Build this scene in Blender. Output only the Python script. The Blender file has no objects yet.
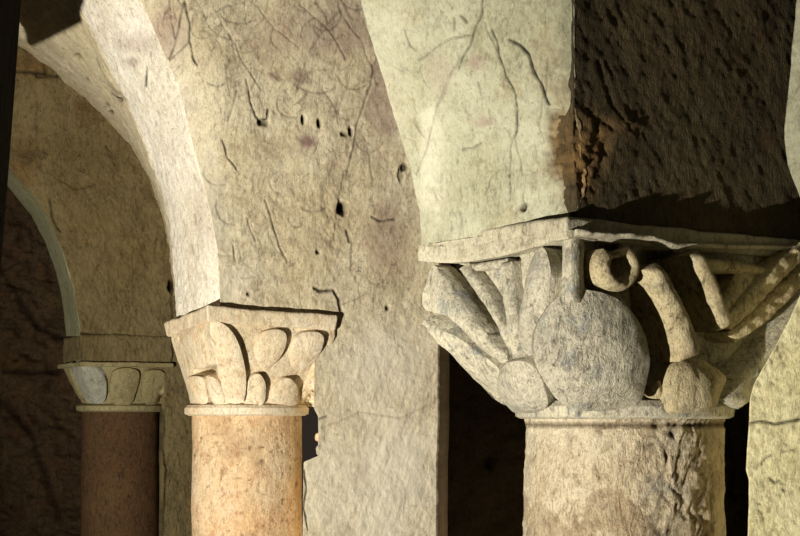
import bpy, bmesh, math, random
import numpy as np
from mathutils import Vector, Matrix
from mathutils.bvhtree import BVHTree

random.seed(7)
SC = bpy.context.scene
COL = SC.collection
F = 1500.0            # focal length in pixels of the 800 px wide frame
CX, HY = 400.0, 412.0  # principal column, horizon row
EYE = 1.7

# ------------------------------------------------------------------ helpers
def ray(px, py):
    px = np.asarray(px, float); py = np.asarray(py, float)
    return np.stack([(px - CX) / F, np.ones_like(px), (HY - py) / F], -1)

class Plane:
    """vertical plane through (x, y) running along e"""
    def __init__(self, c, e):
        self.c = np.array(c, float); e = np.array(e, float); self.e = e / np.linalg.norm(e)
        self.n = np.array([self.e[1], -self.e[0]])
        self.n3 = np.array([self.n[0], self.n[1], 0.0])
    def hit(self, px, py):
        r = ray(px, py)
        t = (self.n @ self.c) / (r[..., 0] * self.n[0] + r[..., 1] * self.n[1])
        p = r * t[..., None]; p[..., 2] += EYE
        return p
    def shifted(self, v):
        return Plane(self.c + np.array(v), self.e)

def _h(ix, iy, iz):
    with np.errstate(over='ignore'):
        n = (ix.astype(np.uint32) * np.uint32(374761393) + iy.astype(np.uint32) * np.uint32(668265263)
             + iz.astype(np.uint32) * np.uint32(2147483647 - 77777))
        n = (n ^ (n >> np.uint32(13))) * np.uint32(1274126177)
        n = n ^ (n >> np.uint32(16))
    return n.astype(np.float64) / 4294967295.0 * 2 - 1

def vnoise(P):
    i = np.floor(P).astype(np.int64); f = P - i; f = f * f * (3 - 2 * f)
    r = 0
    for dx in (0, 1):
        wx = f[..., 0] if dx else 1 - f[..., 0]
        for dy in (0, 1):
            wy = f[..., 1] if dy else 1 - f[..., 1]
            for dz in (0, 1):
                wz = f[..., 2] if dz else 1 - f[..., 2]
                r = r + wx * wy * wz * _h(i[..., 0] + dx, i[..., 1] + dy, i[..., 2] + dz)
    return r

def fbm(P, scale, octv=3, gain=.5):
    r = 0; a = 1.0; s = scale
    for k in range(octv):
        r = r + a * vnoise(P * s + 13.7 * k); a *= gain; s *= 2.03
    return r

def curve(pts):
    """pts = [(y, x), ...] -> x(y), smooth-ish"""
    ys = np.array([p[0] for p in pts], float); xs = np.array([p[1] for p in pts], float)
    return lambda y: np.interp(y, ys, xs)

def smooth_closed(pts, n):
    P = np.array(pts, float); m = len(P); out = []
    for i in range(m):
        p0, p1, p2, p3 = P[i - 1], P[i], P[(i + 1) % m], P[(i + 2) % m]
        for t in np.linspace(0, 1, 8, endpoint=False):
            out.append(.5 * ((2 * p1) + (-p0 + p2) * t + (2 * p0 - 5 * p1 + 4 * p2 - p3) * t * t + (-p0 + 3 * p1 - 3 * p2 + p3) * t ** 3))
    out = np.array(out); q = np.vstack([out, out[:1]])
    L = np.r_[0, np.cumsum(np.linalg.norm(np.diff(q, axis=0), axis=1))]
    s = np.linspace(0, L[-1], n, endpoint=False)
    return np.stack([np.interp(s, L, q[:, 0]), np.interp(s, L, q[:, 1])], -1)

def smooth_open(pts, n):
    P = np.array(pts, float)
    P = np.vstack([2 * P[0] - P[1], P, 2 * P[-1] - P[-2]]); out = []
    for i in range(1, len(P) - 2):
        p0, p1, p2, p3 = P[i - 1:i + 3]
        for t in np.linspace(0, 1, 10, endpoint=(i == len(P) - 3)):
            out.append(.5 * ((2 * p1) + (-p0 + p2) * t + (2 * p0 - 5 * p1 + 4 * p2 - p3) * t * t + (-p0 + 3 * p1 - 3 * p2 + p3) * t ** 3))
    out = np.array(out)
    L = np.r_[0, np.cumsum(np.linalg.norm(np.diff(out[:, :2], axis=0), axis=1))]
    s = np.linspace(0, L[-1], n)
    return np.stack([np.interp(s, L, out[:, k]) for k in range(out.shape[1])], -1)

def mkobj(name, verts, faces, mat, parent=None, attrs=None, smooth=True, kind=None, label=None, sharp=0):
    me = bpy.data.meshes.new(name)
    me.from_pydata([tuple(v) for v in np.asarray(verts, float)], [], [tuple(int(i) for i in f) for f in faces])
    me.validate(clean_customdata=False)
    bm = bmesh.new(); bm.from_mesh(me); bmesh.ops.recalc_face_normals(bm, faces=bm.faces); bm.to_mesh(me); bm.free()
    if smooth:
        me.polygons.foreach_set('use_smooth', [True] * len(me.polygons))
        if sharp: me.set_sharp_from_angle(angle=math.radians(sharp))
    for k in ('dirt_shade', 'ochre', 'purple', 'pale'):
        a = me.attributes.new(k, 'FLOAT', 'POINT')
        v = (attrs or {}).get(k)
        if v is not None:
            full = np.zeros(len(me.vertices)); full[:len(v)] = v
            a.data.foreach_set('value', full)
    me.materials.append(mat)
    o = bpy.data.objects.new(name, me); COL.objects.link(o)
    if parent is not None:
        o.parent = parent
        root = parent
        while root.parent: root = root.parent
        o.matrix_parent_inverse = Matrix.Translation(-root.location)
        if parent is not root:
            o.matrix_parent_inverse = Matrix.Identity(4)
    if kind: o['kind'] = kind
    if label: o['label'] = label
    return o

def empty(name, loc, label, cat, group=None):
    o = bpy.data.objects.new(name, None); COL.objects.link(o)
    o.location = loc; o.empty_display_size = .1
    o['label'] = label; o['category'] = cat; o['kind'] = 'thing'
    if group: o['group'] = group
    return o

# ------------------------------------------------------------------ features carved into a surface
def seg_dist(px, py, pts):
    d = np.full(px.shape, 1e9)
    for (x0, y0), (x1, y1) in zip(pts[:-1], pts[1:]):
        dx, dy = x1 - x0, y1 - y0; L2 = dx * dx + dy * dy + 1e-9
        t = np.clip(((px - x0) * dx + (py - y0) * dy) / L2, 0, 1)
        d = np.minimum(d, np.hypot(px - x0 - t * dx, py - y0 - t * dy))
    return d

def features(px, py, feats, P):
    dep = np.zeros(px.shape); A = {k: np.zeros(px.shape) for k in ('dirt_shade', 'ochre', 'purple', 'pale')}
    wob = vnoise(np.stack([px * .25, py * .25, px * 0 + 3.3], -1)) * 1.0
    wob2 = vnoise(np.stack([px * .07, py * .07, px * 0 + 9.3], -1))
    for f in feats:
        k = f[0]
        if k == 'crack':        # pts, half width px, depth m, dirt
            f = (k, f[1], f[2] * .68, f[3] * .7, min(1, f[4] * 1.05))
            d = np.hypot(seg_dist(px + wob2 * 2, py, f[1]), 0) + wob * .45
            g = np.exp(-np.clip(d, 0, 50) ** 2 / (2 * f[2] ** 2))
            dep += -f[3] * g; A['dirt_shade'] = np.maximum(A['dirt_shade'], f[4] * g)
        elif k == 'hole':       # cx, cy, rx, ry, depth, dirt
            q = np.hypot((px - f[1]) / f[3], (py - f[2]) / f[4]) + wob * .22
            g = 1 / (1 + np.exp((q - 1) * 9))
            dep += -f[5] * g; A['dirt_shade'] = np.maximum(A['dirt_shade'], f[6] * g)
        elif k == 'blob':       # cx, cy, rx, ry, attr, amount, height
            q = np.hypot((px - f[1]) / f[3], (py - f[2]) / f[4]) + wob * .15 + wob2 * .35
            g = 1 / (1 + np.exp((q - 1) * 5))
            A[f[5]] = np.maximum(A[f[5]], g * f[6]); dep += f[7] * g
    return dep, A

def rollf(y):
    t = np.clip((235 - y) / 110, 0, 1); return t * t * (3 - 2 * t)

def rows_of(y0, y1, fine_hi=545, st=1.6, coarse=22):
    ys = list(np.arange(y0, min(y1, fine_hi), st))
    if y1 > fine_hi: ys += list(np.arange(fine_hi, y1, coarse))
    return np.array(ys + [y1])

def border_loop(nr, nc):
    return ([c for c in range(nc)] + [r * nc + nc - 1 for r in range(1, nr)]
            + [(nr - 1) * nc + c for c in range(nc - 2, -1, -1)] + [r * nc for r in range(nr - 2, 0, -1)])

def grid_faces(nr, nc):
    i = np.arange(nr - 1)[:, None] * nc + np.arange(nc - 1)[None, :]
    return np.stack([i, i + 1, i + nc + 1, i + nc], -1).reshape(-1, 4).tolist()

def patch(name, ys, xl, xr, st, left, right, mat, depth, feats=(), amp=(.006, .003, .0015), bulge=0.0, parent=None,
          kind=None, zmin=None, label=None, stroke=0.0, strokedir=(1, .4), strokefreq=1.0, roll=None):
    """masonry face between two edges; left / right are the vertical planes its two edges stand on"""
    XL, XR = xl(ys), xr(ys)
    nc = int(max(8, np.max(XR - XL) / st)) + 1
    u = np.linspace(0, 1, nc)
    px = XL[:, None] * (1 - u) + XR[:, None] * u; py = np.repeat(ys[:, None], nc, 1)
    if left is right:
        P = left.hit(px, py); n = np.broadcast_to(left.n3, P.shape)
    else:
        A = left.hit(XL, ys)[:, None, :]; B = right.hit(XR, ys)[:, None, :]
        zc = (HY - ys) / F
        # the ruled line between both edges, walked so that columns stay on it
        P = A * (1 - u)[None, :, None] + B * u[None, :, None]
        du = np.gradient(P, axis=1); dv = np.gradient(P, axis=0)
        n = np.cross(du, dv); n /= np.linalg.norm(n, axis=-1, keepdims=True) + 1e-12
        toc = np.array([0, 0, EYE]) - P
        n = n * np.sign((n * toc).sum(-1, keepdims=True))
        if bulge:
            P = P + n * (bulge * np.sin(np.pi * u))[None, :, None]
        px = CX + P[..., 0] / P[..., 1] * F; py = HY - (P[..., 2] - EYE) / P[..., 1] * F
    dep, A = features(px, py, feats, P)
    h = amp[0] * fbm(P, 4, 2) + amp[1] * fbm(P + 5, 16, 3) + amp[2] * fbm(P + 9, 60, 2)
    if stroke:
        q = np.stack([(px * strokedir[0] + py * strokedir[1]) * .12, (py * strokedir[0] - px * strokedir[1]) * .022, px * 0 + 2.2], -1)
        h = h + stroke * (fbm(q, strokefreq, 4, .65))
    h = h + dep + A['ochre'] * .014 * fbm(P + 2, 32, 3, .65)
    if roll: h = h - roll[0] * rollf(ys)[:, None] * np.clip(1 - (px - XL[:, None]) / roll[1], 0, 1) ** 2
    V = P + n * h[..., None]
    if zmin is not None: V[..., 2] = np.maximum(V[..., 2], zmin)
    nr = len(ys)
    V = V.reshape(-1, 3); faces = grid_faces(nr, nc)
    lp = border_loop(nr, nc); k0 = len(V)
    back = V[lp] + np.array(depth)
    V = np.vstack([V, back]); m = len(lp)
    for i in range(m):
        j = (i + 1) % m
        faces.append((lp[i], lp[j], k0 + j, k0 + i))
    faces.append(tuple(range(k0, k0 + m)))
    at = {k: v.reshape(-1) for k, v in A.items()}
    return mkobj(name, V, faces, mat, parent, at, kind=kind, label=label)

# ------------------------------------------------------------------ materials
def hexlin(r, g, b):
    f = lambda c: ((c / 255 + .055) / 1.055) ** 2.4 if c > 10 else c / 255 / 12.92
    return (f(r), f(g), f(b), 1)

def stone(name, base, light, dark, stain=None, scale=6.0, bump=.5, grain=1.0, streak=.5, rough=.9, cracks=.5, contrast=.5,
          gscale=150, ochre=(132, 100, 56), purple=(128, 92, 92), pale=(226, 218, 196)):
    m = bpy.data.materials.new(name); m.use_nodes = True
    nt = m.node_tree; N = nt.nodes; Lk = nt.links; bs = N['Principled BSDF']
    bs.inputs['Roughness'].default_value = rough
    bs.inputs['Specular IOR Level'].default_value = .18
    tc = N.new('ShaderNodeTexCoord')
    def noise(sc, det, ro, dist=0.0, vec=None):
        n = N.new('ShaderNodeTexNoise'); n.inputs['Scale'].default_value = sc; n.inputs['Detail'].default_value = det
        n.inputs['Roughness'].default_value = ro; n.inputs['Distortion'].default_value = dist
        Lk.new(vec if vec else tc.outputs['Object'], n.inputs['Vector']); return n.outputs['Fac']
    def ramp(fac, a, b, c0=0.0, c1=1.0):
        r = N.new('ShaderNodeMapRange'); r.inputs['From Min'].default_value = a; r.inputs['From Max'].default_value = b
        r.inputs['To Min'].default_value = c0; r.inputs['To Max'].default_value = c1
        Lk.new(fac, r.inputs['Value']); return r.outputs['Result']
    def mix(fac, a, b, mode='MIX'):
        x = N.new('ShaderNodeMix'); x.data_type = 'RGBA'; x.blend_type = mode
        if isinstance(fac, float): x.inputs['Factor'].default_value = fac
        else: Lk.new(fac, x.inputs['Factor'])
        for s, v in ((6, a), (7, b)):
            if isinstance(v, tuple): x.inputs[s].default_value = v
            else: Lk.new(v, x.inputs[s])
        return x.outputs[2]
    def math_(op, a, b):
        x = N.new('ShaderNodeMath'); x.operation = op
        for i, v in enumerate((a, b)):
            if isinstance(v, (int, float)): x.inputs[i].default_value = v
            else: Lk.new(v, x.inputs[i])
        return x.outputs[0]
    mp = N.new('ShaderNodeMapping'); mp.inputs['Scale'].default_value = (1, 1, .28); mp.inputs['Rotation'].default_value = (.25, .35, 0)
    Lk.new(tc.outputs['Object'], mp.inputs['Vector'])
    big = noise(scale * .5, 4, .6); mid = noise(scale * 2.2, 6, .65, .6); fine = noise(scale * 14, 4, .7); mp2 = N.new('ShaderNodeMapping'); mp2.inputs['Scale'].default_value = (1, 1, .45); mp2.inputs['Rotation'].default_value = (.2, .5, 0)
    Lk.new(tc.outputs['Object'], mp2.inputs['Vector'])
    gr = noise(gscale, 3, .6, 1.2, mp2.outputs['Vector']); speck = noise(gscale * .3, 6, .72, 1.0, mp2.outputs['Vector'])
    st_ = noise(scale * 9, 5, .7, 1.2, mp.outputs['Vector'])
    c = mix(ramp(big, .5 - .22 * contrast, .5 + .22 * contrast), hexlin(*base), hexlin(*light))
    c = mix(ramp(mid, .52, .74, 0, .75 * contrast + .2), c, hexlin(*dark))
    if stain: c = mix(ramp(noise(scale * 1.1, 5, .7, .4), .55, .72, 0, .8), c, hexlin(*stain))
    c = mix(ramp(st_, .53, .70, 0, streak), c, hexlin(*dark))
    c = mix(ramp(fine, .5, .8, 0, .4 * grain), c, hexlin(*[v * .55 for v in base]))
    c = mix(ramp(fine, .5, .25, 0, .3 * grain), c, hexlin(*light))
    c = mix(ramp(gr, .52, .68, 0, .36 * grain), c, hexlin(*[v * .62 for v in dark]))
    c = mix(ramp(gr, .48, .34, 0, .4 * grain), c, hexlin(*[min(255, v * 1.06) for v in light]))
    c = mix(ramp(speck, .53, .68, 0, .7 * grain), c, hexlin(*[v * .7 for v in dark]))
    # hairline cracks: thin lines where a warped noise crosses its mean
    ck = noise(scale * 1.3, 3, .55, 1.6)
    d = math_('ABSOLUTE', math_('SUBTRACT', ck, .5), 0)
    line = ramp(d, .0, .006, 1, 0)
    line = math_('MULTIPLY', line, ramp(noise(scale * .9, 2, .5), .5, .62, 0, cracks))
    c = mix(line, c, hexlin(*[v * .4 for v in dark]))
    def attr(nm):
        a = N.new('ShaderNodeAttribute'); a.attribute_name = nm; return a.outputs['Fac']
    c = mix(attr('ochre'), c, mix(ramp(mid, .35, .65), hexlin(*ochre), hexlin(*[v * .55 for v in ochre])))
    c = mix(attr('purple'), c, hexlin(*purple)); c = mix(attr('pale'), c, hexlin(*pale))
    c = mix(attr('dirt_shade'), c, hexlin(22, 15, 9))
    Lk.new(c, bs.inputs['Base Color'])
    hgt = math_('ADD', math_('ADD', math_('MULTIPLY', fine, .30 * grain), math_('SUBTRACT', math_('MULTIPLY', gr, -.16 * grain), math_('MULTIPLY', speck, .5 * grain))), math_('ADD', math_('MULTIPLY', st_, .5 * streak + .2), math_('MULTIPLY', mid, .8)))
    hgt = math_('SUBTRACT', hgt, math_('MULTIPLY', line, .25))
    bp = N.new('ShaderNodeBump'); bp.inputs['Strength'].default_value = bump; bp.inputs['Distance'].default_value = .02
    Lk.new(hgt, bp.inputs['Height']); Lk.new(bp.outputs['Normal'], bs.inputs['Normal'])
    return m

M_mid = stone('plaster_mid', (206, 190, 152), (224, 212, 178), (156, 132, 104), (186, 164, 136), 6, .28, 1, .55, cracks=.75)
M_soff = stone('plaster_soffit', (226, 216, 190), (240, 232, 212), (196, 176, 146), None, 6, .3, 1, .4, cracks=.4)
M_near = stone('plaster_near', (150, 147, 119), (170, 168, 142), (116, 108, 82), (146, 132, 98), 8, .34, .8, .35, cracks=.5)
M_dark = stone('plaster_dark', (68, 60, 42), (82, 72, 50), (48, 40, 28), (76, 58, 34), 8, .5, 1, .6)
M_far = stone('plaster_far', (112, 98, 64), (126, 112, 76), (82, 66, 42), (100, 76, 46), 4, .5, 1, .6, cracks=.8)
M_web = stone('plaster_web', (226, 210, 168), (236, 222, 186), (176, 150, 108), None, 5, .5, 1, .5)
M_rubble = stone('rubble', (92, 72, 50), (112, 90, 62), (52, 38, 26), (120, 70, 42), 4, 1.0, 1, .8)
M_right = stone('plaster_right', (206, 196, 148), (218, 210, 166), (170, 152, 104), None, 9, .5, 1, .4, cracks=.3)
M_cap3 = stone('carved_grey_stone', (158, 152, 130), (192, 184, 158), (100, 94, 82), (120, 130, 136), 12, .5, 1.2, .4, cracks=.2, contrast=1.0)
M_cap3r = stone('carved_brown_stone', (162, 144, 108), (188, 176, 138), (104, 86, 58), (140, 138, 126), 14, .55, 1.2, .4, cracks=.2, contrast=1.0)
M_cap2 = stone('carved_cream_stone', (222, 202, 164), (234, 220, 190), (196, 160, 114), (208, 164, 110), 8, .4, 1, .3, cracks=.15)
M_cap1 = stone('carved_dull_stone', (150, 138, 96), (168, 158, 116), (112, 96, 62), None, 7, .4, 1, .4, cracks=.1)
M_leaf1 = stone('carved_grey_leaf', (170, 168, 146), (186, 184, 164), (130, 126, 100), None, 7, .4, 1, .3, cracks=.1)
M_cap3b = stone('carved_blue_grey_stone', (158, 152, 132), (188, 180, 156), (108, 102, 88), (124, 128, 130), 13, .55, 1.3, .4, cracks=.2, contrast=.9)
M_aba3 = stone('abacus_stone', (168, 160, 134), (186, 178, 154), (122, 110, 84), (150, 146, 128), 12, .45, 1, .4, cracks=.2, contrast=.6)
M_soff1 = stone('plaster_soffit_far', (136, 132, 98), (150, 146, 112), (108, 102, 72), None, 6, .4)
M_shaft3 = stone('shaft_near_stone', (178, 160, 128), (198, 186, 158), (122, 96, 62), (146, 146, 136), 9, .7, 1.1, .6, cracks=.2, contrast=.8)
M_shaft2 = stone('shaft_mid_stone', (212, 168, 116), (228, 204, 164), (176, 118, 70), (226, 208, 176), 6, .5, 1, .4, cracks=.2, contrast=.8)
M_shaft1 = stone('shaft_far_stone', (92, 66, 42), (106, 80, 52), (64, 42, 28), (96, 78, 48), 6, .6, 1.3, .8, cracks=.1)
M_floor = stone('floor_stone', (96, 80, 60), (112, 96, 72), (60, 48, 36), None, 3, .4)
M_wood = stone('dark_timber', (46, 30, 20), (58, 38, 24), (26, 17, 11), None, 5, .4, 1, .9, cracks=.0)

# ------------------------------------------------------------------ plan of the arcade
E3, D3 = np.array([.8, .6]), np.array([-.6, .8])
E2, D2 = np.array([.892, .452]), np.array([-.452, .892])
C3 = np.array([.344, 3.0]); C2 = np.array([-.708, 5.5]); C1 = np.array([-1.675, 7.9])
K3, K2, K1 = np.array([.506, 3.40]), np.array([-.602, 5.90]), np.array([-1.55, 8.30])   # column centres
R3 = Plane(C3 + .035 * E3 + .03 * D3, E3); B3 = R3.shifted(.46 * D3)
R2 = Plane(C2 + .06 * E2 + .04 * D2, E2); B2 = R2.shifted(.46 * D2)
R1 = Plane(C1 + .02 * E2 + .03 * D2, E2); B1 = R1.shifted(.42 * D2)

# ------------------------------------------------------------------ walls
def C(*a): return ('crack',) + a
def Hn(*a): return ('hole',) + a
def Bb(*a): return ('blob',) + a

mid_feats = [
    C([(186, 0), (190, 22), (190, 40), (199, 64)], .9, .006, .9), C([(190, 40), (176, 56), (163, 72)], .8, .004, .7),
    C([(186, 0), (178, 36), (174, 60), (173, 92)], .7, .004, .8), C([(172, 0), (174, 20), (177, 36)], .6, .004, .7),
    C([(143, 8), (147, 46), (146, 62)], .6, .003, .5), C([(148, 68), (147, 78), (145, 86)], .9, .006, .9),
    C([(247, 79), (251, 98), (254, 115), (259, 121)], .9, .006, .9), C([(259, 121), (268, 118), (269, 109)], 1.4, .012, 1.),
    C([(238, 90), (231, 110), (228, 121)], .8, .004, .7), C([(223, 140), (230, 158), (238, 170)], 1.0, .006, .85),
    Hn(264, 122, 5, 3.5, .02, .8), Hn(303.5, 119, 2, 4, .03, 1), Hn(319.5, 123, 2.2, 4, .03, 1), Hn(351, 131, 2.4, 4, .03, 1), Hn(344, 134, 4, 2.5, .015, .8),
    C([(372, 66), (371, 85), (365, 100), (358, 122), (352, 150), (347, 180)], .9, .006, .6), C([(345, 175), (340, 200), (334, 240)], .8, .004, .4),
    Hn(343.5, 208, 5, 6, .05, 1), Hn(405, 167, 3, 4, .02, .9), Hn(401, 174, 3, 8, .01, .5),
    C([(374, 217), (380, 221), (396, 219)], 1.2, .008, .8), Hn(319, 252, 2, 1.8, .02, .9),
    C([(316, 288), (321, 291), (335, 290), (339, 300), (340, 310)], 1.5, .012, 1.0),
    C([(265, 200), (272, 215), (275, 228), (279, 245), (288, 262)], .9, .005, .7), C([(247, 218), (250, 230), (256, 240)], .8, .004, .6),
    C([(234, 245), (236, 262)], .8, .005, .7), C([(347, 230), (349, 242)], 1.2, .006, .9), Hn(249, 294, 2, 2, .012, .8), Hn(388, 308, 2, 2, .015, .8),
    C([(228, 30), (240, 55), (252, 75), (262, 90)], .7, .003, .5), C([(255, 5), (275, 30), (300, 48)], .7, .003, .5),
    C([(270, 0), (262, 20), (240, 48)], .7, .003, .5), C([(300, 5), (330, 30), (345, 60)], .8, .003, .6), C([(340, 10), (310, 50), (296, 90)], .6, .003, .5),
    C([(215, 10), (232, 40), (236, 60)], .6, .003, .4), C([(320, 60), (300, 85), (290, 100)], .6, .003, .4), C([(345, 20), (360, 40), (371, 66)], .8, .003, .5),
    C([(310, 415), (318, 419), (326, 416)], .9, .005, .7), C([(322, 428), (360, 412), (400, 418), (436, 402)], 1.0, .003, .25),
    C([(305, 470), (308, 490), (304, 510), (309, 530)], 1.0, .006, .8),
    Bb(165, 28, 20, 24, 'purple', .45, 0), Bb(125, 50, 34, 16, 'purple', .3, 0), Bb(335, 30, 45, 25, 'purple', .45, 0), Bb(270, 40, 30, 20, 'purple', .25, 0),
    Bb(307, 142, 9, 7, 'purple', .8, 0), Bb(383, 95, 16, 45, 'purple', .45, 0), Bb(275, 75, 6, 5, 'purple', .6, 0), Bb(300, 76, 10, 7, 'purple', .5, 0),
    Bb(333, 225, 14, 40, 'ochre', .28, 0), Bb(345, 170, 12, 40, 'ochre', .16, 0), Bb(388, 240, 22, 40, 'purple', .35, 0),
    Bb(208, 212, 18, 60, 'pale', .4, 0), Bb(178, 118, 20, 70, 'pale', .4, 0), Bb(230, 285, 24, 16, 'pale', .3, 0), Bb(380, 370, 60, 40, 'pale', .5, 0), Bb(392, 480, 48, 75, 'pale', .6, 0), Bb(330, 490, 26, 60, 'pale', .45, 0),
]
rng = random.Random(3)
hairs = []
for i in range(75):
    x, y = rng.uniform(175, 400), abs(rng.gauss(0, 75)) - 10
    if i > 55: y = rng.uniform(100, 300)
    a = rng.gauss(1.9, .75); L = rng.uniform(12, 48); k = rng.gauss(0, .35); q = [(x, y)]
    for j in range(5):
        x += math.cos(a) * L / 5; y += math.sin(a) * L / 5; a += k; q.append((x, y))
    hairs.append(C(q, rng.uniform(.7, 1.0), .0016, rng.uniform(.2, .55)))
ys = rows_of(-230, 865, st=1.4)
wm = patch('wall_middle', ys,
      curve([(-230, 20), (-60, 118), (17, 155), (84, 184), (140, 197), (185, 206), (250, 217), (300, 220), (332, 221), (344, 314), (408, 314), (417, 318), (456, 318), (462, 304), (536, 303), (865, 302)]),
      curve([(-230, 441), (335, 438), (536, 436), (865, 434)]), 1.4, R2, R2, M_mid, (.06, .42, 0), mid_feats + hairs, (.008, .0028, .0010), kind='structure', stroke=.0012, roll=(.06, 48))
ys = rows_of(-230, 326)
patch('soffit', ys,
      curve([(-230, -90), (-60, 40), (0, 75), (40, 95), (70, 110), (110, 130), (150, 148), (180, 157), (215, 167), (250, 172), (290, 175), (326, 176)]),
      (lambda y, c_=curve([(-230, 20), (-60, 118), (17, 155), (84, 184), (140, 197), (185, 206), (250, 217), (300, 220), (326, 221)]): c_(y) - 7.3 * rollf(y) + .8), 1.5, B2, R2.shifted(.06 * D2), M_soff, (.25, .2, 0),
      [Bb(132, 62, 8, 6, 'purple', .5, 0), Bb(140, 45, 20, 10, 'purple', .35, 0), C([(147, 68), (146, 86)], .9, .005, .9), Bb(206, 215, 12, 40, 'purple', .2, 0)],
      (.006, .004, .002), bulge=.02, parent=wm, zmin=2.055)

near_feats = [
    C([(484, 0), (480, 20), (472, 38), (464, 56), (458, 68)], 1.0, .004, .75), C([(470, 35), (452, 38), (436, 48), (421, 60)], .9, .003, .5),
    C([(458, 62), (448, 75), (440, 95), (432, 120), (426, 150), (416, 175)], .7, .002, .4), C([(450, 75), (440, 100), (432, 118)], .7, .002, .3),
    C([(494, 30), (498, 55), (505, 75), (515, 95), (517, 110), (514, 135)], 1.0, .004, .8), C([(486, 22), (494, 45), (498, 56)], .7, .003, .5),
    C([(509, 40), (520, 46), (529, 55), (533, 68), (542, 90), (549, 104)], 1.5, .007, .95), C([(514, 135), (510, 150), (509, 200)], .8, .003, .5),
    C([(514, 135), (519, 160), (522, 175)], .6, .002, .4), C([(505, 85), (512, 90), (511, 105)], .6, .002, .5), C([(407, 30), (412, 45), (418, 50)], 1.0, .003, .5),
    C([(462, 16), (468, 22)], 1.4, .005, .7), C([(455, 18), (454, 30)], 1.0, .004, .5), C([(477, 82), (480, 95)], .8, .003, .5), C([(460, 150), (470, 148), (480, 143)], 1.0, .003, .5),
    C([(500, 170), (490, 178), (484, 195)], .7, .002, .4), C([(548, 60), (545, 90), (536, 125)], .8, .003, .4),
    Bb(562, 150, 15, 34, 'ochre', .95, -.012), Bb(556, 128, 8, 16, 'ochre', .8, -.006), Bb(570, 185, 10, 20, 'ochre', .9, -.012),
    Bb(430, 160, 10, 60, 'pale', .25, 0), Bb(476, 62, 8, 8, 'purple', .35, 0), Bb(482, 122, 10, 5, 'purple', .4, 0), Bb(440, 70, 10, 20, 'purple', .2, 0), Bb(568, 40, 9, 60, 'dirt_shade', .28, 0), Bb(545, 62, 16, 30, 'ochre', .22, 0), Bb(560, 95, 12, 20, 'ochre', .3, 0),  # tall dark blob near the corner: shade painted into the plaster colour
    Bb(576, 155, 7, 52, 'ochre', .9, -.004), Hn(523, 207, 3, 4, .02, .9), Bb(390, 60, 22, 80, 'pale', .12, 0.004),
]
ys = rows_of(-230, 250)
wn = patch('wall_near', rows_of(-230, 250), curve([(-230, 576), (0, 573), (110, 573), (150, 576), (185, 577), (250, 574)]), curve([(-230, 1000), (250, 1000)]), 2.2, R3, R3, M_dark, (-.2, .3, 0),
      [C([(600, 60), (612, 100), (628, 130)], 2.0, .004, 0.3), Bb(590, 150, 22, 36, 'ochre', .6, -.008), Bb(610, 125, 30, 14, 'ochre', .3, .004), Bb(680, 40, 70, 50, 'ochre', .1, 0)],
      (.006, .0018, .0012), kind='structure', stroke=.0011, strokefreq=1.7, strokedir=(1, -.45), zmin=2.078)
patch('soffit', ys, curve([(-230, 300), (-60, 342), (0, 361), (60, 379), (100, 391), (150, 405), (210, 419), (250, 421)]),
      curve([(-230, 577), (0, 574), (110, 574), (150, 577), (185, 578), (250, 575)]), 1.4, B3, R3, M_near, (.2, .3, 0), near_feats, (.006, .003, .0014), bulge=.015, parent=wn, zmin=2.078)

far_feats = [
    C([(38, 100), (36, 140), (42, 170)], 1.2, .006, .3), C([(107, 146), (112, 158)], 1.0, .008, .8), C([(50, 200), (52, 218), (62, 232)], 1.2, .01, .8),
    C([(60, 180), (75, 190), (95, 185)], .9, .005, .5), C([(78, 333), (110, 338), (172, 341)], 1.4, .015, .9), Hn(171, 286, 3, 6, .03, 1), C([(172, 292), (172, 318)], 1.2, .008, .6),
    Bb(30, 66, 24, 10, 'ochre', .7, 0.01), Bb(24, 160, 14, 22, 'ochre', .6, -.005), Bb(85, 225, 22, 14, 'ochre', .3, 0), Bb(125, 255, 26, 22, 'ochre', .25, 0),
    C([(15, 72), (35, 74), (58, 76)], 1.6, .012, .8), C([(34, 74), (37, 78), (56, 75)], 1.2, .012, .8), C([(162, 410), (166, 470), (163, 536)], 1.4, .01, .6),
]
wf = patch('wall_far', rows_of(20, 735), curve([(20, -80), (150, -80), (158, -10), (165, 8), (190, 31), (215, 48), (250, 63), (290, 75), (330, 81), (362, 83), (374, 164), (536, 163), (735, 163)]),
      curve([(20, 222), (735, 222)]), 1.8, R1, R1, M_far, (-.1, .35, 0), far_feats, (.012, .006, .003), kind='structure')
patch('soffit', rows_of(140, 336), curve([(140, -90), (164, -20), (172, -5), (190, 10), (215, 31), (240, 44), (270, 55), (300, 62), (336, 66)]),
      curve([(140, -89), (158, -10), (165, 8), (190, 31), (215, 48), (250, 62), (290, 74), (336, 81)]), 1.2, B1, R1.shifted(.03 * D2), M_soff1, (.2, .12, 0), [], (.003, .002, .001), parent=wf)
patch('ceiling', rows_of(-160, 296), curve([(-160, -120), (0, -50), (40, 6), (46, 18), (52, 28), (60, 40), (80, 62), (97, 85), (120, 109), (145, 130), (180, 150), (215, 163), (250, 171.5), (296, 175)]),
      curve([(-160, -30), (-60, 40), (0, 75), (40, 95), (70, 110), (110, 130), (150, 148), (180, 157), (215, 167), (250, 172.5), (296, 176)]), 1.5, R1, B2, M_web, (0, .1, .3),
      [Hn(77.5, 56.5, 3, 2, .03, 1), Hn(88, 80, 1.5, 2, .02, 1), Hn(119, 102, 2.5, 4, .03, 1), C([(112, 94), (118, 100)], 1.2, .012, .9), Hn(107, 105, 2, 2.4, .025, 1), Hn(111, 112, 1.6, 2, .02, .9),
       C([(95, 60), (110, 85), (125, 100)], 1.2, .006, .4)],
      (.008, .006, .003), kind='structure')

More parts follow.
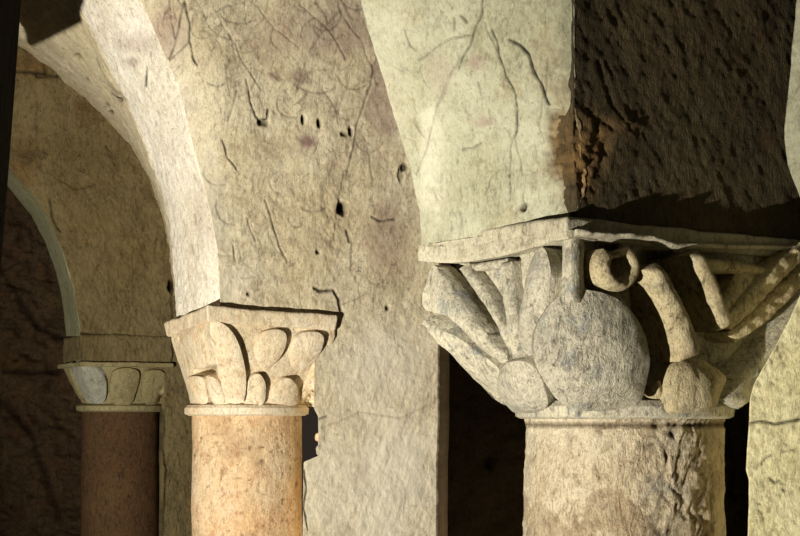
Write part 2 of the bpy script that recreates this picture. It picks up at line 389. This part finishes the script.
# ---- pier right of the near column, and the springing above it
RP = Plane((.2333 * 3.15, 3.15), (1, -.06))
right_feats = [C([(748, 424), (760, 421), (775, 424), (800, 419)], 1.5, .010, 1.), Bb(775, 428, 40, 4, 'ochre', .15, 0)] + \
    [C([(771, 455), (765, 458), (762, 464)], 1.2, .005, .8), C([(784, 452), (797, 449)], .9, .004, .6), C([(770, 478), (775, 483), (780, 480)], 1.2, .005, .8)]
for i in range(46):
    x, y, a = rng.uniform(752, 815), rng.uniform(330, 540), rng.gauss(1.2, .5); L = rng.uniform(2, 6)
    right_feats.append(C([(x, y), (x + L * math.cos(a), y + L * math.sin(a))], rng.uniform(.8, 1.4), .004, rng.uniform(.3, .8)))
wr = patch('wall_right', rows_of(250, 1220), curve([(250, 830), (292, 801), (320, 789), (345, 776), (368, 763), (385, 754), (400, 750), (425, 749), (470, 746), (480, 749), (536, 748), (1220, 744)]),
      curve([(250, 1000), (1220, 1000)]), 2.2, RP, RP, M_right, (.20, .5, 0), right_feats, (.006, .004, .002), kind='structure')
RU = Plane((.26 * 3.05, 3.05), (.8, -.6))
patch('springing', rows_of(-230, 345), curve([(-230, 812), (0, 797), (60, 792), (130, 785.5), (165, 788), (195, 800), (250, 822), (345, 858)]), curve([(-230, 1000), (345, 1000)]), 2.2, RU, RU, M_near, (.3, .35, 0), [], (.006, .004, .002), parent=wr)
# recessed core of the near pier behind its column
RC = Plane(C3 + .36 * D3, E3)
p = RC.c + .46 * E3
xl = CX + p[0] / p[1] * F
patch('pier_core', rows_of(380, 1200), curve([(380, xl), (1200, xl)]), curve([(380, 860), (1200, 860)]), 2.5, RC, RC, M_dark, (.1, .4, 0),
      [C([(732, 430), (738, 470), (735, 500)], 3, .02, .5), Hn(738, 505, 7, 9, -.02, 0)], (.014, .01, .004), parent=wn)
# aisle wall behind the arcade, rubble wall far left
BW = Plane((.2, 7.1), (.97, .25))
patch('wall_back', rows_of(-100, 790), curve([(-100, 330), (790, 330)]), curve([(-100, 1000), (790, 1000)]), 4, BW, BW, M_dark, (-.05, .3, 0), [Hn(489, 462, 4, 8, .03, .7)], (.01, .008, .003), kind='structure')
LW = Plane((-2.6, 10.2), (.98, .2))
wl = patch('wall_left', rows_of(-60, 690), curve([(-60, -330), (690, -330)]), curve([(-60, 240), (690, 240)]), 3, LW, LW, M_rubble, (-.05, .3, 0),
      [Bb(10, 362, 26, 9, 'ochre', .75, .05), C([(20, 300), (40, 330), (70, 340)], 3, .05, .7), C([(0, 400), (30, 430), (60, 520)], 3, .05, .6), C([(5, 372), (30, 374), (60, 372)], 3, .04, .7)],
      (.06, .05, .02), kind='structure')

def box(name, x0, x1, y0, y1, z0, z1, mat, kind=None, parent=None):
    v = [(x, y, z) for z in (z0, z1) for y in (y0, y1) for x in (x0, x1)]
    f = [(0, 1, 3, 2), (4, 6, 7, 5), (0, 4, 5, 1), (2, 3, 7, 6), (0, 2, 6, 4), (1, 5, 7, 3)]
    return mkobj(name, v, f, mat, parent, smooth=False, kind=kind)
box('floor', -8, 6, -3, 14, -.2, 0, M_floor, 'structure')

# ------------------------------------------------------------------ capitals
def rect_hit(c, corner, e, d, Le, Ld, th, inset):
    """distance from c to the rectangle in direction th"""
    v = np.stack([np.cos(th), np.sin(th)], -1)
    a = (c - corner) @ e; b = (c - corner) @ d
    ve, vd = v @ e, v @ d
    te = np.where(ve > 0, (Le - inset - a) / np.where(np.abs(ve) < 1e-9, 1e-9, ve), (inset - a) / np.where(np.abs(ve) < 1e-9, -1e-9, ve))
    td = np.where(vd > 0, (Ld - inset - b) / np.where(np.abs(vd) < 1e-9, 1e-9, vd), (inset - b) / np.where(np.abs(vd) < 1e-9, -1e-9, vd))
    return np.minimum(te, td)

class Bell:
    def __init__(self, c, corner, e, d, Le, Ld, r, z0, z1, knee, soft=.25):
        self.__dict__.update(locals())
    def pts(self, inset, nv, nth, zpad=0.0):
        th = np.linspace(0, 2 * np.pi, nth, endpoint=False)
        rr = rect_hit(self.c, self.corner, self.e, self.d, self.Le, self.Ld, th, inset)
        v = np.linspace(0, 1, nv)
        s = np.clip(v / self.knee, 0, 1); s = s * (1 - self.soft) + self.soft * (s * s * (3 - 2 * s))
        s = np.where(v >= self.knee, 1, s)
        rad = (self.r - inset * .8) * (1 - s)[:, None] + rr[None, :] * s[:, None]
        z = self.z0 + (self.z1 - self.z0) * v
        P = np.stack([self.c[0] + rad * np.cos(th), self.c[1] + rad * np.sin(th), np.repeat(z[:, None], nth, 1)], -1)
        return P
    def mesh(self, inset, nv=60, nth=360, amp=.003, carve=()):
        P = self.pts(inset, nv, nth)
        X = CX + P[..., 0] / P[..., 1] * F; Y = HY - (P[..., 2] - EYE) / P[..., 1] * F
        oc = P - np.array([self.c[0], self.c[1], 0]); oc[..., 2] = 0; oc /= np.linalg.norm(oc, axis=-1, keepdims=True)
        fr = (oc * P).sum(-1) < 0
        for (x, y, rx, ry, dp) in carve:
            g = 1 / (1 + np.exp((np.hypot((X - x) / rx, (Y - y) / ry) - 1) * 9))
            P = P - oc * (dp * g * fr)[..., None]
        if amp:
            o = P - np.array([self.c[0], self.c[1], 0]); o[..., 2] = 0; o /= np.linalg.norm(o, axis=-1, keepdims=True)
            P = P + o * (amp * fbm(P, 22, 3))[..., None]
        V = P.reshape(-1, 3); f = []
        for i in range(nv - 1):
            for j in range(nth):
                k = (j + 1) % nth
                f.append((i * nth + j, i * nth + k, (i + 1) * nth + k, (i + 1) * nth + j))
        f.append(tuple(range(nth))); f.append(tuple((nv - 1) * nth + j for j in range(nth)))
        return V, f
    def bvh(self, inset=0.0):
        V, f = self.mesh(inset, 60, 360, 0)
        return BVHTree.FromPolygons([Vector(v) for v in V], f)

def cast(bvh, px, py, fallback):
    r = ray(px, py)
    sh = r.shape[:-1]; r2 = r.reshape(-1, 3); P = np.zeros_like(r2); Nn = np.zeros_like(r2); ok = np.zeros(len(r2), bool)
    for i, d in enumerate(r2):
        h = bvh.ray_cast(Vector((0, 0, EYE)), Vector(d).normalized())
        if h[0] is not None:
            P[i] = h[0]; Nn[i] = h[1]; ok[i] = True
    if not ok.all():
        m = P[ok, 1].mean() if ok.any() else fallback
        for i in np.where(~ok)[0]:
            # outside the outline: keep the depth of the nearest ray that does hit
            if ok.any():
                q = np.where(ok)[0]; dd = np.hypot(r2[q, 0] - r2[i, 0], r2[q, 2] - r2[i, 2]); m = P[q[np.argmin(dd)], 1]
            P[i] = r2[i] * m + np.array([0, 0, EYE])
    n = Nn[ok].mean(0) if ok.any() else np.array([0, -1, 0.]); n = n / np.linalg.norm(n)
    return P.reshape(sh + (3,)), n

def tilt_plane(c, e, z0, lean):
    e = np.array(e) / np.linalg.norm(e); nb = np.array([-e[1], e[0]])
    v = [Vector((*(np.array(c) + e * a + nb * (lean * (z0 - z))), z)) for a, z in ((-1, z0 - .8), (1, z0 - .8), (1, z0 + .8), (-1, z0 + .8))]
    return BVHTree.FromPolygons(v, [(0, 1, 2, 3)])

def relief(name, bvh, px, py, h, drop, mat, parent, loop, faces, lift=0.0, rough=.0025, draft=-.12, depth0=3.2, label=None):
    P, n = cast(bvh, px, py, depth0)
    rg = rough * (fbm(P, 30, 3) + .6 * fbm(P + 3, 75, 2))
    V = P + n * (np.asarray(h) + lift + rg)[..., None]
    V = V.reshape(-1, 3)
    k0 = len(V); c = V.mean(0)
    back = V[loop] - n * (drop + lift); back = back + (back - back.mean(0)) * draft * 0.3
    m = len(loop); V = np.vstack([V, back]); fs = list(faces)
    for i in range(m):
        j = (i + 1) % m
        fs.append((loop[i], loop[j], k0 + j, k0 + i))
    fs.append(tuple(range(k0, k0 + m)))
    o = mkobj(name, V, fs, mat, parent, label=label, sharp=48)
    return o

def pillow(name, bvh, outline, H, drop, mat, parent, n=56, K=9, power=2.2, rim=0.0, lift=0.0, ridge=0.0, rough=.0025, dish=0.0, tilt=None, **kw):
    q = smooth_closed(outline, n); c = q.mean(0)
    rad = np.linspace(1, .06, K)
    g = c + (q - c)[None] * rad[:, None, None]
    h = H * (1 - rad ** power)[:, None] * np.ones(n)
    if dish: h = h - dish * np.clip(1 - (rad / .75) ** 2, 0, 1)[:, None]
    if tilt:
        u = (g - c) @ np.array(tilt[:2]) / max(np.abs((q - c) @ np.array(tilt[:2])).max(), 1e-6); h = h + tilt[2] * u
    px = np.concatenate([g[..., 0].reshape(-1), [c[0]]]); py = np.concatenate([g[..., 1].reshape(-1), [c[1]]])
    hh = np.concatenate([h.reshape(-1), [H - dish]])
    f = []
    for k in range(K - 1):
        for i in range(n):
            j = (i + 1) % n
            f.append((k * n + i, k * n + j, (k + 1) * n + j, (k + 1) * n + i))
    for i in range(n):
        f.append(((K - 1) * n + i, (K - 1) * n + (i + 1) % n, K * n))
    return relief(name, bvh, px, py, hh, drop, mat, parent, list(range(n)), f, lift, rough, **kw)

def band(name, bvh, path, H, drop, mat, parent, n=40, m=11, lift=0.0, flat=2.5, rough=.0025, **kw):
    """path = [(x, y, half width), ...] in the photo's frame"""
    q = smooth_open(path, n)
    t = np.gradient(q[:, :2], axis=0); t /= np.linalg.norm(t, axis=1, keepdims=True); nn = np.stack([-t[:, 1], t[:, 0]], -1)
    u = np.linspace(-1, 1, m)
    px = q[:, 0:1] + nn[:, 0:1] * q[:, 2:3] * u; py = q[:, 1:2] + nn[:, 1:2] * q[:, 2:3] * u
    h = H * (np.sqrt(np.clip(1 - u * u, 0, 1)) if flat < 0 else 1 - np.abs(u) ** flat)[None] * np.ones((n, 1))
    e = np.linspace(-1, 1, n); h = h * (1 - np.abs(e) ** 14)[:, None]
    return relief(name, bvh, px, py, h, drop, mat, parent, border_loop(n, m), grid_faces(n, m), lift, rough, **kw)

def ring(name, bvh, c, rx, ry, w, H, drop, mat, parent, a0=0, a1=360, **kw):
    t = np.radians(np.linspace(a0, a1, 48))
    return band(name, bvh, [(c[0] + rx * math.cos(a), c[1] + ry * math.sin(a), w) for a in t[::3]], H, drop, mat, parent, n=60, **kw)

def slab(name, corner, e, d, ext, z0, z1, mat, parent, amp=.004, batter=0.0, nu=90, nz=12, dz=lambda q: 0, attrs=None, lip=None):
    """block over a rectangle; ext = (e0, e1, d0, d1) measured from corner"""
    e0, e1, d0, d1 = ext
    def side(a, b): return [a + (b - a) * t for t in np.linspace(0, 1, nu, endpoint=False)]
    cs = [corner + e * x + d * y for x, y in ((e0, d0), (e1, d0), (e1, d1), (e0, d1))]
    loop = np.array(sum([side(cs[i], cs[(i + 1) % 4]) for i in range(4)], []))
    cen = np.mean(cs, axis=0); n = len(loop); V = []
    for k in range(nz):
        t = k / (nz - 1); z = z0 + (z1 - z0) * t
        rnd = -.006 * (max(0, .18 - t) / .18) ** 2 - .006 * (max(0, t - .82) / .18) ** 2
        off = loop - cen; dist = np.linalg.norm(off, axis=1, keepdims=True)
        q = loop + off / dist * (rnd - batter * (1 - t))
        V.append(np.stack([q[:, 0], q[:, 1], np.full(n, z)], -1))
    V = np.array(V)
    o = V - np.array([cen[0], cen[1], 0]); o[..., 2] = 0; o /= np.linalg.norm(o, axis=-1, keepdims=True)
    V = V + o * (amp * fbm(V, 14, 4, .6))[..., None]
    V[..., 2] += amp * .8 * fbm(V + 7, 12, 3)
    V[..., 2] += np.vectorize(lambda x, y: dz(np.array([x, y])))(V[..., 0], V[..., 1])
    V = V.reshape(-1, 3); f = []
    for k in range(nz - 1):
        for i in range(n):
            j = (i + 1) % n
            f.append((k * n + i, k * n + j, (k + 1) * n + j, (k + 1) * n + i))
    # stepped-in caps so the edge shades cleanly
    f.append(tuple(range(n))); f.append(tuple((nz - 1) * n + i for i in range(n)))
    return mkobj(name, V, f, mat, parent)

def shaft(name, c, prof, mat, parent, nth=200, amp=.004, pit=None, attrs=None):
    """prof = [(z, r), ...]"""
    zz = np.array([p[0] for p in prof]); rr = np.array([p[1] for p in prof])
    zs = np.concatenate([np.linspace(zz[0], max(zz[0] + .01, zz[-1] - .55), 14, endpoint=False), np.linspace(max(zz[0] + .01, zz[-1] - .55), zz[-1], 120)]) if zz[-1] - zz[0] > .6 else np.linspace(zz[0], zz[-1], 24)
    th = np.linspace(0, 2 * np.pi, nth, endpoint=False)
    r = np.interp(zs, zz, rr)
    T, Z = np.meshgrid(th, zs)
    P = np.stack([c[0] + r[:, None] * np.cos(T), c[1] + r[:, None] * np.sin(T), Z], -1)
    o = np.stack([np.cos(T), np.sin(T), T * 0], -1)
    h = amp * fbm(P, 9, 4, .55)
    dirt_shade = np.zeros(T.shape); och = np.zeros(T.shape)
    if pit is not None:
        dh, dirt_shade, och = pit(P, T, Z); h = h + dh
    V = (P + o * h[..., None]).reshape(-1, 3); f = []
    nz = len(zs)
    for k in range(nz - 1):
        for i in range(nth):
            j = (i + 1) % nth
            f.append((k * nth + i, k * nth + j, (k + 1) * nth + j, (k + 1) * nth + i))
    f.append(tuple(range(nth))); f.append(tuple((nz - 1) * nth + i for i in range(nth)))
    return mkobj(name, V, f, mat, parent, {'dirt_shade': dirt_shade.reshape(-1), 'ochre': och.reshape(-1)})

def zof(py, Y): return EYE + (HY - py) * Y / F

# ---- near column ---------------------------------------------------
col3 = empty('column', (K3[0], K3[1], 0), 'nearest thick stone column with knotwork and a big round boss on its capital', 'column', 'arcade columns')
def pit3(P, T, Z):
    face = np.cos(T - math.radians(-62))                     # the pitted, flaked strip
    w = np.clip((face - .80) / .15, 0, 1)
    q = P * np.array([1, 1, .8])
    k = fbm(P * np.array([1, 1, .55]) + .02 * fbm(P, 20, 2)[..., None], 62, 3, .7); dh = w * (.0052 * k) + .0018 * fbm(q, 90, 2)
    top = np.clip(1 - np.abs(Z - 1.672) / .008, 0, 1)
    dh = dh - .008 * top * (vnoise(P * 40) > -.3)
    d = np.clip(-k * w * .7 - .1, 0, .7)
    d = np.maximum(d, top * .6)
    right = np.clip((np.cos(T - math.radians(-38)) - .93) / .05, 0, 1)
    return dh, d, np.clip(right * .3 + .35 * (fbm(P, 7, 2) > .35) + .5 * top, 0, .7)
shaft('shaft', K3, [(0, .235), (1.1, .232), (1.45, .226), (1.66, .219), (1.69, .222)], M_shaft3, col3, 300, .004, pit3)
cap3 = mkobj('capital', *Bell(K3, C3, E3, D3, .74, .50, .245, 1.700, 2.055, .50, .2).mesh(.038, 90, 640, .004, carve=[(443, 264, 9, 9, .09), (456, 278, 9, 11, .09), (468, 292, 9, 12, .09), (480, 307, 9, 12, .09), (491, 322, 8, 11, .09), (500, 336, 7, 9, .06),
     (485, 258, 26, 6, .08), (556, 254, 11, 18, .08), (442, 319, 16, 9, .09), (463, 331, 14, 10, .09), (484, 347, 12, 9, .07), (597, 250, 18, 40, .06), (645, 330, 14, 50, .06), (690, 300, 12, 40, .06), (712, 292, 12, 20, .08), (690, 345, 18, 14, .06), (735, 254, 40, 6, .05), (733, 366, 9, 12, .07), (748, 347, 9, 13, .07), (765, 328, 10, 11, .07), (718, 348, 24, 16, .06), (728, 388, 8, 16, .07), (655, 260, 20, 16, .06), (552, 385, 8, 20, .06)]), M_cap3, col3)
B_ = Bell(K3, C3 + .012 * E3 + .012 * D3, E3, D3, .72, .48, .245, 1.700, 2.06, .50, .2); bv3 = B_.bvh(0)
shaft('necking', K3, [(1.685, .232), (1.69, .243), (1.712, .246), (1.725, .236)], M_cap3, cap3, 200, .003)
def abz3(q):
    b = (q - C3) @ D3; a = (q - C3) @ E3
    return -.004 * a
slab('abacus', C3, E3, D3, (0, .76, .016, .50), 2.052, 2.094, M_aba3, cap3, .0035, .006)
bvl = tilt_plane(C3 + .014 * D3, E3, 2.05, 0)
band('abacus_lip', bvl, [(574, 233, 3.5), (600, 235, 3.2), (630, 236, 3.2), (652, 239.5, 3.5), (667, 245, 4), (700, 246, 3), (740, 247, 3), (800, 248, 3), (830, 248, 3)], .012, .05, M_aba3, cap3, lift=.010, n=90, rough=.005)
# thick plain band under the abacus on the lit side
band('fascia', bv3, [(420, 253, 8), (455, 254, 9), (500, 249, 8), (530, 242, 7), (552, 237, 5.5), (574, 234, 4)], .003, .07, M_aba3, cap3, lift=.006, flat=6)
P3 = lambda nm, out, H=.014, lift=.0, drop=.045, mat=None, **k: pillow(nm, bv3, out, H, drop, mat or M_cap3, cap3, lift=lift, **k)
Q3 = lambda nm, path, H=.012, lift=.0, drop=.045, mat=None, **k: band(nm, bv3, path, H, drop, mat or M_cap3, cap3, lift=lift, **k)
bvb = tilt_plane((.40, 3.072), (.95, .2), 1.86, .2)
pillow('boss', bvb, [(560, 296), (582, 290), (606, 294), (628, 307), (644, 332), (650, 358), (646, 385), (638, 404), (610, 411), (580, 410), (560, 402), (546, 384), (534, 358), (535, 332), (546, 310)], .035, .11, M_cap3b, cap3, n=80, lift=0, draft=-.7, K=14, power=2.6, rough=.003, label='large round grey boss')
Q3('corner_bar', [(571, 231, 10), (571, 262, 9.5), (570, 302, 11)], .003, -.008, flat=6, mat=M_cap3)
P3('leaf', [(543, 247), (549, 255), (553, 272), (552, 292), (546, 318), (540, 345), (531, 356), (521, 345), (519, 328), (524, 300), (528, 275), (536, 254)], .02, .004, mat=M_cap3b, label='upright almond leaf')
Q3('strap', [(506, 262, 6), (509, 290, 6), (513, 320, 6), (519, 358, 6)], .012, .0)
Q3('strap', [(464, 266, 5), (480, 288, 5.5), (498, 316, 4.5), (514, 350, 4)], .012, .0)
Q3('strap', [(468, 268, 4), (488, 265, 4), (506, 262, 4)], .006, -.006)
P3('strap', [(435, 265), (442, 271), (453, 285), (470, 309), (490, 336), (508, 357), (503, 363), (485, 352), (462, 328), (440, 312), (426, 310), (423, 296), (429, 276)], .018, .002)
P3('strap', [(424, 320), (436, 327), (456, 336), (478, 351), (496, 365), (505, 380), (508, 404), (498, 400), (482, 385), (458, 360), (434, 335), (423, 325)], .014, .002)
P3('bud', [(502, 370), (512, 360), (528, 360), (540, 370), (547, 386), (550, 404), (535, 411), (516, 410), (506, 400), (500, 386)], .026, .008, .06, mat=M_cap3b)
mr = M_cap3r
ring('curl', bv3, (613, 268), 14.5, 17.5, 6.5, .016, .05, mr, cap3, -60, 250, lift=.012)
Q3('curl', [(624, 249, 6), (630, 262, 8), (630, 280, 7)], .012, -.006, mat=mr)
Q3('strap', [(639, 268, 7), (648, 284, 8.5), (660, 310, 9.5), (671, 336, 11), (679, 359, 11)], .026, .03, .08, flat=-1, mat=mr)
Q3('strap', [(680, 254, 6), (688, 272, 7), (698, 298, 8), (710, 330, 7)], .024, .036, .08, flat=-1, mat=mr)
Q3('strap', [(690, 264, 5), (715, 266, 6), (740, 269, 6), (762, 273, 4)], .012, .012, .08, mat=mr)
Q3('strap', [(746, 272, 12), (736, 288, 10), (725, 306, 8), (715, 326, 6)], .012, .008, .08, mat=mr)
Q3('strap', [(799, 250, 9), (772, 270, 10), (745, 298, 11), (720, 325, 8)], .02, .014, .08, flat=-1, mat=mr, rough=.007)
Q3('strap', [(802, 272, 9), (780, 292, 10), (755, 315, 10), (728, 338, 7)], .018, .006, .08, flat=-1, mat=mr, rough=.007)
Q3('strap', [(800, 302, 8), (784, 322, 11), (765, 346, 12), (742, 376, 11), (722, 403, 8)], .026, .024, .08, flat=-1, mat=M_cap3, rough=.005)
P3('bud', [(668, 366), (682, 360), (698, 362), (712, 370), (722, 380), (716, 394), (709, 410), (686, 413), (666, 412), (664, 390)], .022, .016, .07, mat=mr)
P3('bud', [(655, 386), (662, 380), (667, 390), (666, 398), (652, 397)], .008, -.012, mat=mr, n=30)

# ---- middle column --------------------------------------------------
col2 = empty('column', (K2[0], K2[1], 0), 'middle orange-buff stone column with two rows of rounded leaves on its capital', 'column', 'arcade columns')
def pit2(P, T, Z):
    o = np.clip(fbm(P + 4, 9, 3) * 1.2 - .1, 0, .5)
    d = np.clip((vnoise(P * 60) - .62) * 2, 0, .6)
    return -.004 * (d > .1), d, o * .5
shaft('shaft', K2, [(0, .222), (1.69, .214)], M_shaft2, col2, 200, .003, pit2)
bl2 = Bell(K2, C2 + .01 * E2 + .01 * D2, E2, D2, .53, .48, .225, 1.712, 2.04, .85, .2)
cap2 = mkobj('capital', *bl2.mesh(.012, 110, 640, .003, carve=[(200, 371, 6, 5, .16), (214, 371.5, 6, 5, .16), (209, 401, 4, 3, .03), (236, 402, 9, 1.8, .02), (178, 330, 3, 10, .008), (189, 338, 3, 14, .01)]), M_cap2, col2); bv2 = bl2.bvh(0)
shaft('necking', K2, [(1.685, .226), (1.692, .242), (1.715, .244), (1.728, .232)], M_cap2, cap2, 160, .003)
slab('abacus', C2, E2, D2, (0, .53, 0, .50), 2.03, 2.09, M_cap2, cap2, .004, .012, dz=lambda q: -.035 * max(0, (q - C2) @ D2) / .5 - .018 * max(0, (q - C2) @ E2) / .5)
UR = (.75, -.66, .017)
P2 = lambda nm, out, H=.008, lift=.004, drop=.024, tilt=UR, n=64, **k: pillow(nm, bv2, out, H, drop, M_cap2, cap2, lift=lift, tilt=tilt, n=n, depth0=5.7, power=3, draft=0, **k)
P2('leaf', [(214, 322), (226, 325), (237, 340), (244, 366), (245, 386), (241, 402), (224, 402), (218, 390), (218, 362), (212, 336)], .012, .004, tilt=(1, -.2, .02), label='tall corner leaf')
P2('leaf', [(172, 325), (184, 322), (196, 323), (202, 345), (207, 366), (196, 366), (188, 354), (178, 338)], .006, -.002, tilt=(.6, .6, .006))
P2('leaf', [(187, 380), (193, 376), (204, 377), (207, 388), (206, 403), (198, 403), (192, 392)], .008, .004, n=36, tilt=(0, -1, .008))
P2('leaf', [(209, 378), (217, 377), (222, 388), (224, 403), (211, 403)], .008, .002, n=36, tilt=(0, -1, .008))
P2('leaf', [(260, 334), (270, 329), (281, 330), (285, 337), (283, 350), (276, 362), (266, 372), (258, 366), (256, 350)], lift=.003)
P2('leaf', [(295, 336), (306, 331), (318, 332), (322, 339), (319, 352), (311, 364), (302, 374), (293, 368), (290, 352)], lift=.003)
P2('leaf', [(247, 382), (252, 374), (259, 373), (264, 381), (265, 392), (262, 404), (246, 404), (244, 392)], lift=.008, n=48)
P2('leaf', [(272, 388), (279, 379), (287, 377), (294, 385), (296, 396), (293, 405), (273, 405), (270, 397)], lift=.008, n=48)
P2('leaf', [(303, 388), (310, 380), (318, 378), (325, 386), (327, 398), (323, 406), (304, 406), (302, 397)], lift=.008, n=48)

# ---- far column -----------------------------------------------------
col1 = empty('column', (K1[0], K1[1], 0), 'farthest dim reddish-brown stone column with a plain square block above its leaf capital', 'column', 'arcade columns')
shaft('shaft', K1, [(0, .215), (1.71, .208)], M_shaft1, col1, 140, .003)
zt = zof(364, 7.9)
bl1 = Bell(K1, C1 + .005 * E2 + .005 * D2, E2, D2, .49, .47, .215, 1.725, zt, .9, .2)
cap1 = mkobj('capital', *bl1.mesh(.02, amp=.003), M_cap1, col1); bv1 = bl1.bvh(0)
shaft('necking', K1, [(1.70, .215), (1.708, .235), (1.732, .238), (1.742, .222)], M_cap1, cap1, 140, .002)
slab('abacus', C1, E2, D2, (-.01, .50, -.01, .48), zt - .012, zt + .012, M_cap1, cap1, .004)
slab('impost', C1, E2, D2, (.015, .50, .015, .46), zt + .012, zof(334, 7.9), M_far, col1, .008)
P1 = lambda out, mat, H=.012, lift=.004: pillow('leaf', bv1, out, H, .05, mat, cap1, n=40, lift=lift, depth0=8.0)
P1([(72, 366), (84, 364), (97, 367), (105, 376), (107, 388), (104, 401), (90, 402), (82, 392), (76, 378)], M_leaf1, .016, .008)
P1([(112, 374), (118, 369), (128, 368), (138, 371), (139, 380), (135, 394), (130, 404), (114, 404), (110, 390)], M_cap1)
P1([(144, 374), (152, 370), (162, 371), (167, 380), (166, 394), (162, 405), (146, 404), (141, 392)], M_cap1)
P1([(62, 364), (68, 365), (72, 378), (80, 396), (84, 403), (78, 398), (68, 380)], M_cap1, .006, -.004)

# ---- stones wedged in the gap beside the middle column
def pebble(px, py, r, label, mat):
    P = R2.hit(np.array([px]), np.array([py]))[0] + np.array([.02, .06, 0])
    bm = bmesh.new(); bmesh.ops.create_icosphere(bm, subdivisions=3, radius=r)
    for v in bm.verts:
        a = np.array(v.co); k = 1 + .3 * float(fbm(a[None] * 1.0 + px, 40, 2)[0]); v.co = Vector((a[0] * k, a[1] * k, a[2] * k * 1.1))
    me = bpy.data.meshes.new('loose_stone'); bm.to_mesh(me); bm.free()
    me.polygons.foreach_set('use_smooth', [True] * len(me.polygons)); me.materials.append(mat)
    o = bpy.data.objects.new('loose_stone', me); COL.objects.link(o); o.location = P
    o['label'] = label; o['category'] = 'stone'; o['kind'] = 'thing'; o['group'] = 'stones wedged beside the middle column'
pebble(312, 437, .014, 'upper pinkish stone wedged in the dark gap right of the middle column', M_shaft2)
pebble(313, 450, .017, 'lower grey stone wedged in the dark gap right of the middle column', M_cap3)

# ---- dark timber at the left edge of the view
def timber(name, bl, tl, w, dpt, z1, label, cat):
    """upright plank: bl / tl = right front edge at floor and top"""
    n = 40; V = []
    for k in range(n):
        t = k / (n - 1); p = np.array(bl) * (1 - t) + np.array(tl) * t
        for dx, dy in ((0, 0), (-w, 0), (-w, dpt), (0, dpt)):
            V.append((p[0] + dx + .003 * math.sin(9 * t + dx), p[1] + dy, p[2]))
    f = []
    for k in range(n - 1):
        for i in range(4):
            j = (i + 1) % 4; f.append((k * 4 + i, k * 4 + j, k * 4 + 4 + j, k * 4 + 4 + i))
    f.append((0, 1, 2, 3)); f.append(tuple((n - 1) * 4 + i for i in range(4)))
    o = mkobj(name, V, f, M_wood, None, smooth=False)
    o['label'] = label; o['category'] = cat; o['kind'] = 'thing'
    return o
Yp = 1.5
xa, xb = (18.5 - CX) / F * (Yp + .10), (-1 - CX) / F * (Yp + .10)
zt_, zb_ = zof(0, Yp + .1), zof(285, Yp + .1)
sl = (xa - xb) / (zt_ - zb_)
timber('timber_post', (xb - sl * zb_, Yp, 0), (xa + sl * .4, Yp, zt_ + .4), (.12), .10, 0, 'dark brown leaning timber post along the left edge of the view', 'post')

# ------------------------------------------------------------------ light
LP = Vector((-2.86, -.33, .12))
sl_ = bpy.data.lights.new('floor_spotlight', 'SPOT'); sl_.energy = 2750; sl_.color = (1, .95, .86); sl_.shadow_soft_size = .03
sl_.spot_size = math.radians(64); sl_.spot_blend = 1.0
so = bpy.data.objects.new('floor_spotlight', sl_); COL.objects.link(so); so.location = LP
so.rotation_euler = (Vector((-.05, 5.7, 2.1)) - LP).to_track_quat('-Z', 'Y').to_euler()
al = bpy.data.lights.new('aisle_fill', 'POINT'); al.energy = 9; al.color = (1, .74, .5); al.shadow_soft_size = .2  # added fill without a real source, lifts the dark aisle
ao = bpy.data.objects.new('aisle_fill', al); COL.objects.link(ao); ao.location = (1.15, 6.4, .5)
# unseen plank added only to throw the hard shadow on the vault
dg = bpy.context.evaluated_depsgraph_get()
ce = bpy.data.objects['ceiling']
bvc = BVHTree.FromObject(ce, dg)
def onvault(px, py):
    P, _ = cast(bvc, np.array([px], float), np.array([py], float), 6.5); return Vector(P[0])
fr = .7
QA, QB, QC = [LP + (onvault(*q) - LP) * fr for q in ((82, 23), (32, 47), (24, 30))]
up = (QC - QB).normalized() * 2.6
th_ = (QB - LP).normalized() * .05
pts = [QB, QA, QA + up, QB + up]; pts = pts + [p + th_ for p in pts]
blk_ = empty('shadow_blocker', (QB.x + up.x, QB.y + up.y, 0), 'added unseen timber blocker with a leaning plank left of the view', 'shadow_blocker')
mkobj('plank', pts, [(0, 1, 2, 3), (4, 5, 6, 7), (0, 1, 5, 4), (1, 2, 6, 5), (2, 3, 7, 6), (3, 0, 4, 7)], M_wood, blk_, smooth=False)
ux, uy, uz = (QB + up * .75)[:]
box('blocker_arm', ux - 1.9, ux + .1, uy + .06, uy + .14, uz - .05, uz + .05, M_wood, None, blk_)  # added arm that carries the unseen plank
box('upright', ux - 1.9, ux - 1.78, uy + .14, uy + .24, 0, uz + .2, M_wood, None, blk_)  # added prop under the arm, out of view
w = bpy.data.worlds.new('World'); SC.world = w; w.use_nodes = True
w.node_tree.nodes['Background'].inputs[0].default_value = (1.0, .8, .6, 1); w.node_tree.nodes['Background'].inputs[1].default_value = .026

cam = bpy.data.cameras.new('Camera'); co = bpy.data.objects.new('Camera', cam); COL.objects.link(co)
co.location = (0, 0, EYE); co.rotation_euler = (math.pi / 2, 0, 0)
cam.sensor_width = 36; cam.lens = F * 36 / 800; cam.shift_y = (HY - 268) / 800; cam.clip_start = .05
SC.camera = co
SC.view_settings.view_transform = 'Standard'; SC.view_settings.look = 'None'; SC.view_settings.gamma = 1; SC.view_settings.exposure = 0
SC.view_settings.use_curve_mapping = False
